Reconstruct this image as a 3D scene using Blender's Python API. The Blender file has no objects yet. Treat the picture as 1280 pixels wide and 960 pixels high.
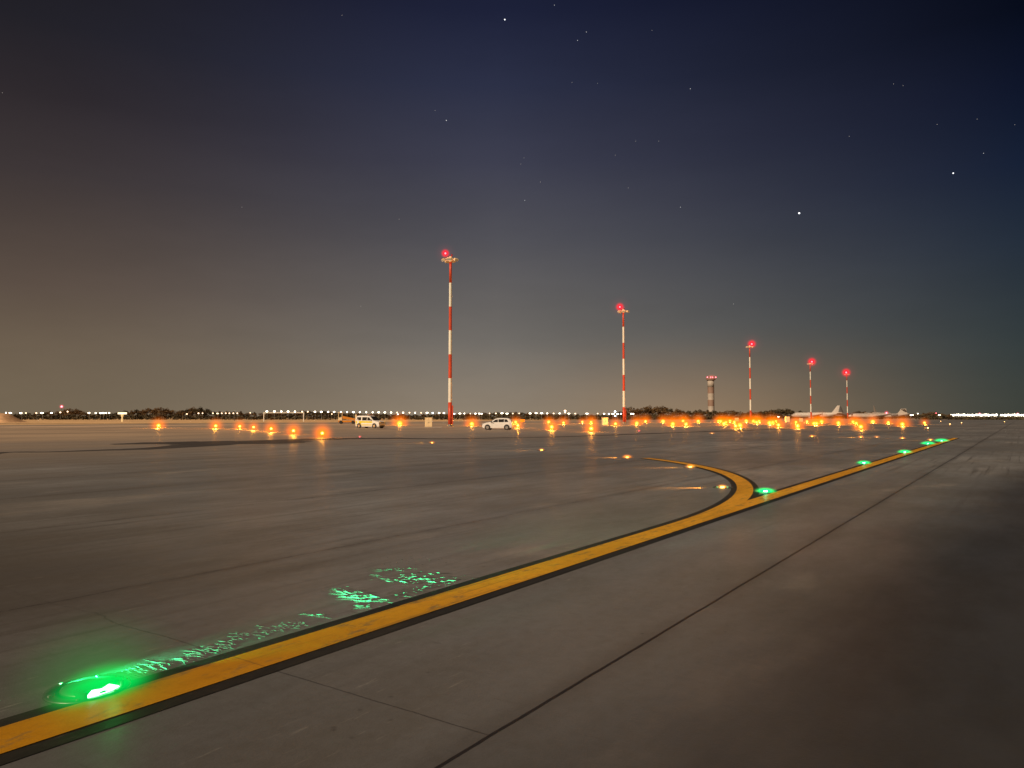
import bpy, bmesh, math, random
from mathutils import Vector, Matrix, noise
random.seed(7)
R = math.radians
SC = bpy.context.scene
C = SC.collection
F, PITCH, H = 924.0, math.atan(41/924), 1.65      # focal length (px of the 1280 photo), tilt, eye height
TH = R(34.6)                                      # heading of the taxi line, to the right of the view
RUV = math.pi/2 - TH

# ------------------------------------------------------------------ survey helpers
def ray(px, py):
    a = (px-640)/F; b = (480-py)/F
    return Vector((a, math.cos(PITCH)-b*math.sin(PITCH), math.sin(PITCH)+b*math.cos(PITCH)))
def at(px, py, z=0.0):
    d = ray(px, py); return Vector((0, 0, H)) + d*((z-H)/d.z)
def far(px, py, dist):
    d = ray(px, py); return Vector((0, 0, H)) + d*(dist/d.y)
def uv(u, v, z=0.0):
    return Vector((u*math.sin(TH)-v*math.cos(TH), u*math.cos(TH)+v*math.sin(TH), z))
def to_uv(p):
    return (p.x*math.sin(TH)+p.y*math.cos(TH), -p.x*math.cos(TH)+p.y*math.sin(TH))

# ------------------------------------------------------------------ materials
def srgb(r, g, b):
    f = lambda c: (c/255/12.92) if c/255 <= .04045 else ((c/255+.055)/1.055)**2.4
    return (f(r), f(g), f(b), 1)
def newmat(name):
    m = bpy.data.materials.new(name); m.use_nodes = True
    return m, m.node_tree, m.node_tree.nodes['Principled BSDF']
def N(t, kind, **kw):
    n = t.nodes.new(kind)
    for k, v in kw.items():
        if k == 'op': n.operation = v
        elif k.startswith('i'): n.inputs[int(k[1:])].default_value = v
        else: setattr(n, k, v)
    return n
def math_(t, op, a, b=None, c=None, clamp=False):
    n = t.nodes.new('ShaderNodeMath'); n.operation = op; n.use_clamp = clamp
    for i, x in enumerate((a, b, c)):
        if x is None: continue
        if isinstance(x, (int, float)): n.inputs[i].default_value = x
        else: t.links.new(x, n.inputs[i])
    return n.outputs[0]
def mixc(t, fac, a, b, mode='MIX'):
    n = t.nodes.new('ShaderNodeMix'); n.data_type = 'RGBA'; n.blend_type = mode
    for s, x in ((n.inputs['Factor'], fac), (n.inputs['A'], a), (n.inputs['B'], b)):
        if isinstance(x, (int, float)): s.default_value = x
        elif isinstance(x, tuple): s.default_value = x if len(x) == 4 else (*x, 1)
        else: t.links.new(x, s)
    return n.outputs['Result']
def noise_(t, vec, scale, detail=4, rough=.55):
    n = t.nodes.new('ShaderNodeTexNoise'); n.inputs['Scale'].default_value = scale
    n.inputs['Detail'].default_value = detail; n.inputs['Roughness'].default_value = rough
    t.links.new(vec, n.inputs['Vector']); return n.outputs['Fac']
def mapping(t, vec, scale=(1, 1, 1), loc=(0, 0, 0), rot=(0, 0, 0)):
    n = t.nodes.new('ShaderNodeMapping'); n.inputs['Scale'].default_value = scale
    n.inputs['Location'].default_value = loc; n.inputs['Rotation'].default_value = rot
    t.links.new(vec, n.inputs['Vector']); return n.outputs[0]
def remap(t, x, a, b, c=0., d=1., smooth=True):
    n = t.nodes.new('ShaderNodeMapRange'); n.interpolation_type = 'SMOOTHSTEP' if smooth else 'LINEAR'
    t.links.new(x, n.inputs[0])
    for i, q in zip((1, 2, 3, 4), (a, b, c, d)): n.inputs[i].default_value = q
    return n.outputs[0]
def paint(name, col, rough=.45, metal=0., vary=.15, scale=3.):
    m, t, b = newmat(name)
    g = t.nodes.new('ShaderNodeTexCoord').outputs['Object']
    n = noise_(t, g, scale, 5, .6)
    c = mixc(t, remap(t, n, .3, .75), (*col,), tuple(x*(1-vary*2) for x in col))
    t.links.new(c, b.inputs['Base Color']); b.inputs['Roughness'].default_value = rough
    b.inputs['Metallic'].default_value = metal
    return m
def glow(name, col, strength, body=(.5, .5, .5)):
    m, t, b = newmat(name)
    b.inputs['Base Color'].default_value = (*body, 1)
    b.inputs['Emission Color'].default_value = (*col, 1); b.inputs['Emission Strength'].default_value = strength
    m.cycles.emission_sampling = 'NONE'
    return m
_halo = {}
def halo_mat(name, col, radius, gain, power=3.0, dense=0):
    """lens bloom round a lamp, added as a self-glowing volume, brightest at the lamp"""
    r = round(radius*4)/4 if radius > 1 else round(radius, 2)
    key = (name, r, gain, power)
    if key in _halo: return _halo[key]
    m = bpy.data.materials.new(name); m.use_nodes = True; t = m.node_tree
    t.nodes.clear()
    o = t.nodes.new('ShaderNodeOutputMaterial'); e = t.nodes.new('ShaderNodeEmission')
    g = t.nodes.new('ShaderNodeTexCoord').outputs['Object']
    ln = t.nodes.new('ShaderNodeVectorMath'); ln.operation = 'LENGTH'; t.links.new(g, ln.inputs[0])
    f = math_(t, 'SUBTRACT', 1.0, ln.outputs['Value'], clamp=True)
    f = math_(t, 'POWER', f, power)
    f = math_(t, 'MULTIPLY', f, gain/r)
    t.links.new(f, e.inputs['Strength']); e.inputs['Color'].default_value = (*col, 1)
    if dense:
        ab = t.nodes.new('ShaderNodeVolumeAbsorption'); ab.inputs['Color'].default_value = (0, 0, 0, 1)
        t.links.new(math_(t, 'MULTIPLY', f, dense/gain), ab.inputs['Density'])
        ad = t.nodes.new('ShaderNodeAddShader'); t.links.new(e.outputs[0], ad.inputs[0]); t.links.new(ab.outputs[0], ad.inputs[1])
        t.links.new(ad.outputs[0], o.inputs['Volume'])
    else: t.links.new(e.outputs[0], o.inputs['Volume'])
    _halo[key] = m
    return m

def joints(t, u, v, main=.013, thin=.007):
    """mask of slab joints in apron coordinates: 1 on a joint"""
    dv = math_(t, 'PINGPONG', math_(t, 'SUBTRACT', v, 2.31), 4.85/2)
    du = math_(t, 'PINGPONG', math_(t, 'SUBTRACT', u, 3.15), 7.5/2)
    first = math_(t, 'LESS_THAN', math_(t, 'ABSOLUTE', math_(t, 'SUBTRACT', v, 2.31)), main)
    a = math_(t, 'MULTIPLY', math_(t, 'LESS_THAN', dv, thin), .75)
    b = math_(t, 'MULTIPLY', math_(t, 'LESS_THAN', du, thin*.8), math_(t, 'MULTIPLY', remap(t, v, 5, 7.5, .6, .15), math_(t, 'GREATER_THAN', v, 2.31)))
    return math_(t, 'MAXIMUM', first, math_(t, 'MAXIMUM', a, b)), dv, du

def ground_material(name, kind):
    m, t, b = newmat(name)
    g = t.nodes.new('ShaderNodeTexCoord').outputs['Object']
    s = t.nodes.new('ShaderNodeSeparateXYZ'); t.links.new(g, s.inputs[0]); u, v = s.outputs[0], s.outputs[1]
    wob = math_(t, 'MULTIPLY', math_(t, 'SUBTRACT', noise_(t, g, 1.3, 6, .7), .5), remap(t, v, 4.5, 7, .03, .32))
    v2 = math_(t, 'ADD', v, wob); u2 = math_(t, 'ADD', u, wob)
    jm, dv, du = joints(t, u2, v2)
    big = noise_(t, mapping(t, g, (.05, .11, 1)), 1.0, 5, .62)
    mid = noise_(t, mapping(t, g, (.35, .8, 1), (9, 3, 0)), 1.0, 6, .68)
    sml = noise_(t, g, 9.0, 6, .72)
    grit = noise_(t, g, 70.0, 3, .8)
    # slab to slab tone
    fl = t.nodes.new('ShaderNodeCombineXYZ')
    t.links.new(math_(t, 'FLOOR', math_(t, 'DIVIDE', math_(t, 'SUBTRACT', u, 3.15), 7.5)), fl.inputs[0])
    t.links.new(math_(t, 'FLOOR', math_(t, 'DIVIDE', math_(t, 'SUBTRACT', v, 2.31), 4.85)), fl.inputs[1])
    wn = t.nodes.new('ShaderNodeTexWhiteNoise'); t.links.new(fl.outputs[0], wn.inputs['Vector'])
    if kind == 'concrete':
        c = mixc(t, remap(t, big, .33, .66), (.120, .123, .126), (.275, .276, .278))
        c = mixc(t, remap(t, mid, .38, .68, 0, .65), c, (.13, .122, .112))
        c = mixc(t, remap(t, noise_(t, mapping(t, g, (.22, .5, 1), (31, 7, 2)), 1., 5, .6), .56, .70, 0, .5), c, (.36, .325, .29))
        c = mixc(t, math_(t, 'MULTIPLY', wn.outputs['Value'], .30), c, (.15, .135, .12))
        # tar crack repairs and dirt close to the joints
        dirt = math_(t, 'MULTIPLY', math_(t, 'POWER', remap(t, dv, .0, .30, 1, 0), 2.), remap(t, mid, .30, .55, .05, .45))
        c = mixc(t, dirt, c, (.075, .066, .06))
        # soft shade on the taxiway side, painted into the colour with an uneven edge
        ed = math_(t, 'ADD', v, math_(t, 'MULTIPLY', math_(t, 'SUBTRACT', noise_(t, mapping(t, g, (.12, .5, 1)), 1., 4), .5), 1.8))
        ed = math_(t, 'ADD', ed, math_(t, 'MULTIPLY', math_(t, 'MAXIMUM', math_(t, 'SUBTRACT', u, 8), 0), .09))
        shade_mask = remap(t, ed, .7, 2.7, 1, 0)
        shade_col = mixc(t, remap(t, mid, .35, .7), (.030, .033, .040), (.016, .017, .020))
        shade_col = mixc(t, remap(t, big, .4, .65, 0, .6), shade_col, (.052, .046, .043))
        c = mixc(t, math_(t, 'MULTIPLY', shade_mask, .90), c, shade_col)
        # light falloff painted dark close in, left of the line
        falloff_mask = math_(t, 'MULTIPLY', remap(t, u, 2, 9, 1, 0), remap(t, math_(t, 'ADD', v, math_(t, 'MULTIPLY', mid, 3)), 6.0, 10, 0, .8))
        c = mixc(t, falloff_mask, c, (.062, .048, .032))
        c = mixc(t, remap(t, math_(t, 'ADD', u, math_(t, 'MULTIPLY', mid, 2)), 2.6, 6.6, .52, 0), c, (.042, .041, .042))  # the same falloff painted over all the ground nearest the camera
        # rubber tyre marks along the taxi route, scuffs across it
        tm = noise_(t, mapping(t, g, (.10, 5.5, 1), (3, 0, 0)), 1., 4, .6)
        c = mixc(t, math_(t, 'MULTIPLY', remap(t, tm, .52, .68, 0, .65), remap(t, big, .4, .6)), c, (.07, .064, .058))
        sc1 = noise_(t, mapping(t, g, (2.6, 26, 1), (0, 0, 0), (0, 0, .9)), 1., 4, .7)
        sc2 = noise_(t, mapping(t, g, (24, 2.2, 1), (5, 0, 0), (0, 0, .55)), 1., 4, .7)
        c = mixc(t, math_(t, 'MULTIPLY', remap(t, sc1, .60, .70, 0, .35), math_(t, 'MULTIPLY', remap(t, mid, .40, .6), remap(t, v, 2.2, 3.5))), c, (.42, .40, .36))
        c = mixc(t, math_(t, 'MULTIPLY', remap(t, sc2, .60, .72, 0, .5), remap(t, mid, .6, .42)), c, (.06, .055, .05))
        sp = t.nodes.new('ShaderNodeTexVoronoi'); sp.inputs['Scale'].default_value = 6; t.links.new(g, sp.inputs['Vector'])
        c = mixc(t, math_(t, 'MULTIPLY', remap(t, sp.outputs['Distance'], .0, .16, .7, 0), remap(t, mid, .5, .6)), c, (.04, .036, .033))
        # floodlit brightness of the stands farther in, painted into the concrete colour
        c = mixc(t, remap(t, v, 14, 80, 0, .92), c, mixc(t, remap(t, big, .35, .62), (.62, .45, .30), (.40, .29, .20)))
        rbase = .46
    elif kind == 'yellow':
        c = mixc(t, remap(t, mid, .35, .7), (.80, .38, .004), (.62, .28, .003))
        c = mixc(t, remap(t, sml, .55, .75, 0, .55), c, (.30, .15, .03))
        c = mixc(t, remap(t, u, 1.5, 7, .55, 0), c, (.26, .10, .002))  # falloff of light painted into the near end of the line
        wear = noise_(t, mapping(t, g, (2.5, 7, 1)), 1., 8, .75)
        c = mixc(t, remap(t, wear, .53, .64, 0, .8), c, (.20, .13, .05))
        c = mixc(t, remap(t, noise_(t, mapping(t, g, (.3, 14, 1)), 1., 3, .6), .56, .68, 0, .45), c, (.12, .075, .02))
        rbase = .45
    else:
        c = mixc(t, remap(t, mid, .35, .7), (.010, .009, .007), (.022, .019, .015))
        c = mixc(t, remap(t, noise_(t, mapping(t, g, (2.5, 7, 1), (4, 4, 0)), 1., 8, .75), .58, .70, 0, .5), c, (.075, .068, .055))
        rbase = .55
    c = mixc(t, remap(t, sml, .3, .8, 0, .3), c, (.05, .044, .03) if kind != 'yellow' else (.25, .12, .005))
    c = mixc(t, remap(t, grit, .4, .75, 0, .25), c, (.04, .035, .03) if kind != 'yellow' else (.2, .09, .003))
    c = mixc(t, jm if kind == 'concrete' else math_(t, 'MULTIPLY', jm, .6), c, (.016, .014, .013))
    t.links.new(c, b.inputs['Base Color'])
    rr = math_(t, 'ADD', math_(t, 'MULTIPLY', mid, .35), rbase-.17)
    t.links.new(rr, b.inputs['Roughness'])
    b.inputs['Specular IOR Level'].default_value = .32
    bp = t.nodes.new('ShaderNodeBump'); bp.inputs['Distance'].default_value = .006; bp.inputs['Strength'].default_value = .55
    hgt = math_(t, 'ADD', math_(t, 'MULTIPLY', sml, .6), math_(t, 'MULTIPLY', grit, .35))
    hgt = math_(t, 'SUBTRACT', hgt, math_(t, 'MULTIPLY', jm, 1.0))
    t.links.new(hgt, bp.inputs['Height']); t.links.new(bp.outputs[0], b.inputs['Normal'])
    return m

M = {}
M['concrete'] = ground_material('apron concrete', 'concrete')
M['yellow'] = ground_material('yellow line paint', 'yellow')
M['black'] = ground_material('black border paint', 'black')
M['steel'] = paint('galvanised steel', (.32, .31, .29), .42, .7)
M['cast'] = paint('cast fitting steel', (.16, .155, .15), .38, .8, scale=20)
M['white'] = paint('white coach paint', (.78, .76, .72), .28, vary=.06)
M['mast_white'] = paint('mast white paint', (.80, .76, .66), .45, vary=.08, scale=.7)
M['mast_red'] = paint('mast red paint', (.62, .065, .02), .45, vary=.12, scale=.7)
M['cream'] = paint('cream cabinet paint', (.88, .70, .42), .5, vary=.1)
M['yellow_body'] = paint('safety yellow paint', (.72, .60, .03), .3, vary=.06)
M['orange_body'] = paint('orange machine paint', (.72, .26, .02), .4, vary=.12)
M['glass'] = paint('dark tinted glass', (.03, .028, .025), .08)
M['rubber'] = paint('tyre rubber', (.025, .024, .023), .8)
M['rim'] = paint('alloy rim', (.45, .44, .42), .3, .7)
M['plastic'] = paint('black plastic trim', (.03, .03, .03), .55)
M['bark'] = paint('bark', (.06, .042, .028), .9, scale=2)
M['jet'] = paint('aircraft skin paint', (.52, .46, .40), .4, vary=.05, scale=.3)
M['jet_dark'] = paint('aircraft belly paint', (.22, .2, .19), .4, vary=.05, scale=.3)
M['tower_dark'] = paint('tower red bands', (.30, .19, .14), .7, vary=.1, scale=.2)  # distance haze mixed into the colours of both bands
M['tower_white'] = paint('tower white bands', (.48, .41, .34), .7, vary=.1, scale=.2)
M['concrete_block'] = paint('cast concrete', (.36, .33, .3), .8)
M['headlamp'] = paint('headlamp lens', (.6, .6, .58), .12)
M['red_lens'] = paint('red lamp lens', (.35, .01, .01), .2)
M['e_orange'] = glow('orange lamp glow', (1.0, .58, .08), 16, (.8, .3, .05))
M['e_orange_dim'] = glow('dim orange lamp glow', (1.0, .55, .18), 7, (.8, .3, .05))
M['e_green'] = glow('green lamp glow', (.42, 1.0, .60), 22, (.05, .4, .1))
M['e_green_soft'] = glow('lit green glass', (.01, .55, .10), 1.0, (.02, .3, .06))
M['e_red'] = glow('red lamp glow', (1.0, .16, .20), 7, (.4, .02, .02))
M['e_white'] = glow('white street lamp glow', (1.0, .86, .62), 7)
M['e_blue'] = glow('cool street lamp glow', (.75, .9, 1.0), 8)
M['e_warm'] = glow('warm street lamp glow', (1.0, .66, .38), 3.2)
M['e_star'] = glow('bright starlight', (.86, .92, 1.0), 1.6)
M['e_star_mid'] = glow('starlight', (.66, .80, .92), .55)
M['e_star_dim'] = glow('faint starlight', (.5, .65, .8), .26)
def leafmat(name, c1, c2):
    m, t, b = newmat(name)
    g = t.nodes.new('ShaderNodeTexCoord').outputs['Object']
    t.links.new(mixc(t, remap(t, noise_(t, g, .5, 3), .35, .65), c1, c2), b.inputs['Base Color'])
    b.inputs['Roughness'].default_value = .8; return m
M['leaf'] = leafmat('brown autumn foliage', (.16, .085, .025), (.06, .038, .016))
M['leaf_green'] = leafmat('dark green foliage', (.085, .060, .022), (.04, .032, .014))
m, t, b = newmat('dry grass field')
g = t.nodes.new('ShaderNodeTexCoord').outputs['Object']
gx = t.nodes.new('ShaderNodeSeparateXYZ'); t.links.new(g, gx.inputs[0])
c = mixc(t, remap(t, noise_(t, mapping(t, g, (.02, .06, 1)), 1., 5), .35, .65), (.86, .54, .26), (.62, .38, .18))
c = mixc(t, remap(t, noise_(t, g, .5, 4), .4, .7, 0, .5), c, (.12, .09, .045))
c = mixc(t, remap(t, gx.outputs[0], -30, 120), c, (.07, .055, .03))  # floodlit left and unlit right painted into the grass colour
t.links.new(c, b.inputs['Base Color']); b.inputs['Roughness'].default_value = .95
M['field'] = m
M['asphalt'] = paint('dark asphalt', (.06, .052, .046), .6, vary=.2, scale=.4)
M['service'] = paint('pale service road concrete', (.74, .52, .35), .7, vary=.2, scale=.15)
M['mound'] = paint('sandy earth', (.70, .42, .22), .95, vary=.2, scale=.6)
M['glint_sliver'] = paint('added glint sliver', (.075, .078, .075), .9, vary=.1, scale=8)  # tone of the slivers added for the green glints

# ------------------------------------------------------------------ object helpers
def tag(o, label=None, cat=None, group=None, kind=None):
    if label: o['label'] = label
    if cat: o['category'] = cat
    if group: o['group'] = group
    if kind: o['kind'] = kind
    return o
def obj(name, bm, mats, parent=None, smooth=False):
    me = bpy.data.meshes.new(name); bm.to_mesh(me); bm.free()
    for q in (mats if isinstance(mats, (list, tuple)) else [mats]): me.materials.append(q)
    if smooth:
        for p in me.polygons: p.use_smooth = True
    o = bpy.data.objects.new(name, me); C.objects.link(o)
    if parent: o.parent = parent
    return o
def thing(name, label, cat, loc=(0, 0, 0), rz=0, group=None):
    o = bpy.data.objects.new(name, None); C.objects.link(o)
    o.location = loc; o.rotation_euler = (0, 0, rz); o.empty_display_size = .2
    return tag(o, label, cat, group)
def kids(o): return [c for c in C.objects if c.parent == o]
def dup(o, loc, rz=None, label=None, group=None, parent=None, scale=None):
    kd = CH.get(o.name) or [(c, kids(c)) for c in kids(o)]
    CH[o.name] = kd
    r = o.copy(); C.objects.link(r); r.location = loc
    if rz is not None: r.rotation_euler = (0, 0, rz)
    if label: r['label'] = label
    if group: r['group'] = group
    if scale: r.scale = scale
    for c, gs in kd:
        k = c.copy(); C.objects.link(k); k.parent = r
        for g_ in gs:
            d = g_.copy(); C.objects.link(d); d.parent = k
    return r
CH = {}
def B(): return bmesh.new()
def box(bm, x0, x1, y0, y1, z0, z1, mi=0, bev=0):
    vs = [bm.verts.new((x, y, z)) for z in (z0, z1) for y in (y0, y1) for x in (x0, x1)]
    fs = [(0, 2, 3, 1), (4, 5, 7, 6), (0, 1, 5, 4), (2, 6, 7, 3), (0, 4, 6, 2), (1, 3, 7, 5)]
    ff = [bm.faces.new([vs[i] for i in f]) for f in fs]
    for f in ff: f.material_index = mi
    if bev:
        r = bmesh.ops.bevel(bm, geom=list({e for f in ff for e in f.edges}), offset=bev, segments=2, affect='EDGES')
        for f in r['faces']: f.material_index = mi
    return bm
def lathe(bm, prof, seg=24, mi=0, centre=(0, 0, 0), axis='z', cap=True):
    rings = []
    for r, h in prof:
        ring = []
        for i in range(seg):
            a = 2*math.pi*i/seg; c, s = r*math.cos(a), r*math.sin(a)
            p = {'z': (c, s, h), 'x': (h, c, s), 'y': (c, h, s)}[axis]
            ring.append(bm.verts.new([p[k]+centre[k] for k in range(3)]))
        rings.append(ring)
    fs = []
    for a, b_ in zip(rings, rings[1:]):
        for i in range(seg):
            j = (i+1) % seg; fs.append(bm.faces.new((a[i], a[j], b_[j], b_[i])))
    if cap:
        fs.append(bm.faces.new(rings[0][::-1])); fs.append(bm.faces.new(rings[-1]))
    for f in fs: f.material_index = mi
    return bm
def tube(bm, p, q, r0, r1=None, seg=8, mi=0):
    p, q = Vector(p), Vector(q); r1 = r0 if r1 is None else r1
    d = (q-p).normalized(); a = d.orthogonal().normalized(); b_ = d.cross(a)
    A = [bm.verts.new(p+(a*math.cos(2*math.pi*i/seg)+b_*math.sin(2*math.pi*i/seg))*r0) for i in range(seg)]
    Z = [bm.verts.new(q+(a*math.cos(2*math.pi*i/seg)+b_*math.sin(2*math.pi*i/seg))*r1) for i in range(seg)]
    fs = [bm.faces.new((A[i], A[(i+1) % seg], Z[(i+1) % seg], Z[i])) for i in range(seg)]
    fs += [bm.faces.new(A[::-1]), bm.faces.new(Z)]
    for f in fs: f.material_index = mi
    return bm
def loft(bm, rings, mi=0, cap=True):
    rr = [[bm.verts.new(p) for p in ring] for ring in rings]
    n = len(rr[0]); fs = []
    for a, b_ in zip(rr, rr[1:]):
        for i in range(n): fs.append(bm.faces.new((a[i], a[(i+1) % n], b_[(i+1) % n], b_[i])))
    if cap: fs += [bm.faces.new(rr[0][::-1]), bm.faces.new(rr[-1])]
    for f in fs: f.material_index = mi
    bmesh.ops.recalc_face_normals(bm, faces=fs)
    return bm
def poly(bm, pts, thick=(0, 0, 0), mi=0):
    """flat panel with a thickness vector"""
    a = [bm.verts.new(p) for p in pts]; f = [bm.faces.new(a)]
    b_ = [bm.verts.new(Vector(p)+Vector(thick)) for p in pts]
    n = len(pts)
    f += [bm.faces.new(b_[::-1])] + [bm.faces.new((a[i], b_[i], b_[(i+1) % n], a[(i+1) % n])) for i in range(n)]
    for q in f: q.material_index = mi
    bmesh.ops.recalc_face_normals(bm, faces=f)
    return bm
def sphere(bm, c, r, sub=2):
    bmesh.ops.create_icosphere(bm, subdivisions=sub, radius=r, matrix=Matrix.Translation(c)); return bm
def lamp(name, kind, energy, col, loc, parent, radius=.05, spot=None, aim=None, blend=.8):
    l = bpy.data.lights.new(name, kind); l.energy = energy; l.color = col; l.shadow_soft_size = radius
    if spot: l.spot_size = spot; l.spot_blend = blend
    o = bpy.data.objects.new(name, l); C.objects.link(o); o.location = loc; o.parent = parent
    if aim is not None: o.rotation_euler = Vector(aim).to_track_quat('-Z', 'Y').to_euler()
    return o
bm = B(); sphere(bm, (0, 0, 0), 1, 3)
_hm = bpy.data.meshes.new('light_halo'); bm.to_mesh(_hm); bm.free(); _hm.materials.append(M['white'])
def halo(parent, loc, radius, mat, name='light_halo', scale=(1, 1, 1)):
    o = bpy.data.objects.new(name, _hm); C.objects.link(o); o.parent = parent; o.location = loc
    o.scale = [radius*s for s in scale]
    o.material_slots[0].link = 'OBJECT'; o.material_slots[0].material = mat
    return o

# ------------------------------------------------------------------ world
w = bpy.data.worlds.new("World"); SC.world = w; w.use_nodes = True; t = w.node_tree
bg = t.nodes['Background']
d = t.nodes.new('ShaderNodeTexCoord').outputs['Generated']
s = t.nodes.new('ShaderNodeSeparateXYZ'); t.links.new(d, s.inputs[0])
hl = math_(t, 'SQRT', math_(t, 'ADD', math_(t, 'MULTIPLY', s.outputs[0], s.outputs[0]), math_(t, 'MULTIPLY', s.outputs[1], s.outputs[1])))
hl = math_(t, 'MAXIMUM', hl, .001)
side = math_(t, 'DIVIDE', s.outputs[0], hl); elev = math_(t, 'DIVIDE', s.outputs[2], hl)
def ramp(rows):
    r = t.nodes.new('ShaderNodeValToRGB'); t.links.new(math_(t, 'MULTIPLY', elev, 1.25), r.inputs[0])
    cr = r.color_ramp; cr.interpolation = 'EASE'; cr.interpolation = 'LINEAR'
    while len(cr.elements) < len(rows): cr.elements.new(.5)
    for e, (pos, col) in zip(cr.elements, rows): e.position = pos; e.color = srgb(*col)
    return r.outputs[0]
def row(y, caz): return max(0, (521-y)/924*caz*1.25)
left = ramp([(0, (118, 104, 84)), (row(430, .82), (112, 97, 80)), (row(350, .82), (92, 78, 68)), (row(200, .82), (61, 53, 53)), (row(100, .82), (46, 40, 43)), (row(0, .82), (34, 32, 38)), (1, (14, 14, 22))])
mid = ramp([(0, (147, 133, 115)), (row(430, 1), (116, 111, 105)), (row(300, 1), (83, 82, 88)), (row(200, 1), (62, 63, 79)), (row(100, 1), (44, 48, 70)), (row(0, 1), (29, 33, 57)), (1, (12, 15, 32))])
right = ramp([(0, (54, 60, 54)), (row(430, .82), (44, 54, 56)), (row(300, .82), (29, 41, 56)), (row(200, .82), (15, 27, 50)), (row(100, .82), (7, 15, 37)), (row(0, .82), (2, 5, 20)), (1, (1, 2, 9))])
q = mixc(t, remap(t, side, -.60, .03), left, mid)
q = mixc(t, remap(t, side, -.02, .60, smooth=False), q, right)
nz = noise_(t, mapping(t, d, (1, 1, 3.5)), 3.0, 5, .6)
q = mixc(t, remap(t, nz, .3, .7, 0, .09), q, (.0, .0, .0))
gl = math_(t, 'MULTIPLY', remap(t, math_(t, 'ABSOLUTE', math_(t, 'SUBTRACT', side, .26)), 0, .30, 1, 0), remap(t, elev, -.01, .13, 1, 0))
q = mixc(t, gl, q, (.10, .044, .008), 'ADD')
sky = t.nodes.new('ShaderNodeTexSky'); sky.sky_type = 'NISHITA'; sky.sun_disc = False
SUN_EL, SUN_AZ = R(34), R(218)
sky.sun_elevation = SUN_EL; sky.sun_rotation = SUN_AZ
q2 = mixc(t, .0006, q, sky.outputs[0], 'ADD')
t.links.new(q2, bg.inputs['Color']); bg.inputs['Strength'].default_value = 1.0

sl = bpy.data.lights.new('flood_stand_in', 'SUN'); sl.energy = 4.1; sl.color = (1, .775, .55); sl.angle = R(3)  # stands in for unseen floodlights behind and left of the camera
so = bpy.data.objects.new('flood_stand_in', sl); C.objects.link(so)
sd = Vector((math.sin(SUN_AZ)*math.cos(SUN_EL), math.cos(SUN_AZ)*math.cos(SUN_EL), math.sin(SUN_EL)))
so.rotation_euler = (-sd).to_track_quat('-Z', 'Y').to_euler(); so.location = sd*60

cam = bpy.data.cameras.new('camera'); co = bpy.data.objects.new('camera', cam); C.objects.link(co); SC.camera = co
cam.sensor_width = 36; cam.lens = F/1280*36; cam.clip_start = .05; cam.clip_end = 30000
co.location = (0, 0, H); co.rotation_euler = (math.pi/2+PITCH, 0, 0)
SC.view_settings.view_transform = 'Standard'; SC.view_settings.look = 'None'; SC.view_settings.exposure = 0
SC.cycles.sample_clamp_indirect = 3; SC.cycles.use_denoising = True
SC.cycles.volume_step_rate = 1; SC.cycles.volume_max_steps = 64; SC.cycles.max_bounces = 6
SC.cycles.transparent_max_bounces = 32; SC.cycles.volume_bounces = 0

# ------------------------------------------------------------------ ground
def flat(name, pts, z, mat, rot=RUV):
    bm = B(); bm.faces.new([bm.verts.new((x, y, 0)) for x, y in pts])
    bmesh.ops.recalc_face_normals(bm, faces=bm.faces)
    if bm.faces and list(bm.faces)[0].normal.z < 0: bmesh.ops.reverse_faces(bm, faces=list(bm.faces))
    o = obj(name, bm, mat); o.location.z = z; o.rotation_euler = (0, 0, rot)
    return tag(o, kind='structure')
def strip(name, center, half, z, mat, extra=None, rot=RUV):
    """ribbon following a centreline; half may be one number or a list"""
    bm = B()
    for cl, hw in [(center, half)] + (extra or []):
        n = len(cl); prev = None
        for i, p in enumerate(cl):
            a = Vector(cl[max(i-1, 0)]); c_ = Vector(cl[min(i+1, n-1)]); dd = (c_-a).normalized(); nn = Vector((-dd.y, dd.x))
            h_ = hw[i] if isinstance(hw, (list, tuple)) else hw
            l_, r_ = Vector(p)+nn*h_, Vector(p)-nn*h_
            cur = (bm.verts.new((l_.x, l_.y, 0)), bm.verts.new((r_.x, r_.y, 0)))
            if prev: bm.faces.new((prev[1], cur[1], cur[0], prev[0]))
            prev = cur
    o = obj(name, bm, mat); o.location.z = z; o.rotation_euler = (0, 0, rot)
    return tag(o, kind='structure')
flat('ground', [(-9000, -9000), (12000, -9000), (12000, 12000), (-9000, 12000)], -.03, M['field'], 0)
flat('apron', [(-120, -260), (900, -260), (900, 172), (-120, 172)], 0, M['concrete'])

VC = 4.32
def curve_pts(du, R_=21.0, end=53, tail=1):
    pts = [(10.8+du-6+i, VC) for i in range(0, 6)]
    pts += [(10.8+du+R_*math.sin(R(a)), VC+R_-R_*math.cos(R(a))) for a in range(0, end+1, 2)]
    lx, ly = pts[-1]; e = R(end)
    pts += [(lx+math.cos(e)*k, ly+math.sin(e)*k) for k in range(4, tail, 6)]
    return pts
main = [(-40, VC)] + [(x, VC) for x in range(-30, 66, 4)]
end = main[-1]
bend = [(64+30*math.sin(R(a))*1.0, VC+30-30*math.cos(R(a))) for a in range(2, 60, 3)]
main2 = [(x, VC) for x in range(-38, 68, 3)]
branches = [curve_pts(0)]
ring = [(curve_pts(0), .302)]
strip('black_line_border', main2, .302, .004, M['black'])
strip('black_curve_border', curve_pts(0), .305, .006, M['black'])
yl = strip('yellow_taxi_line', main2, .176, .008, M['yellow'])
# branch on its own sheet 1 mm higher where the two overlap
strip('yellow_stand_line', curve_pts(0), .178, .0095, M['yellow'])
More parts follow.
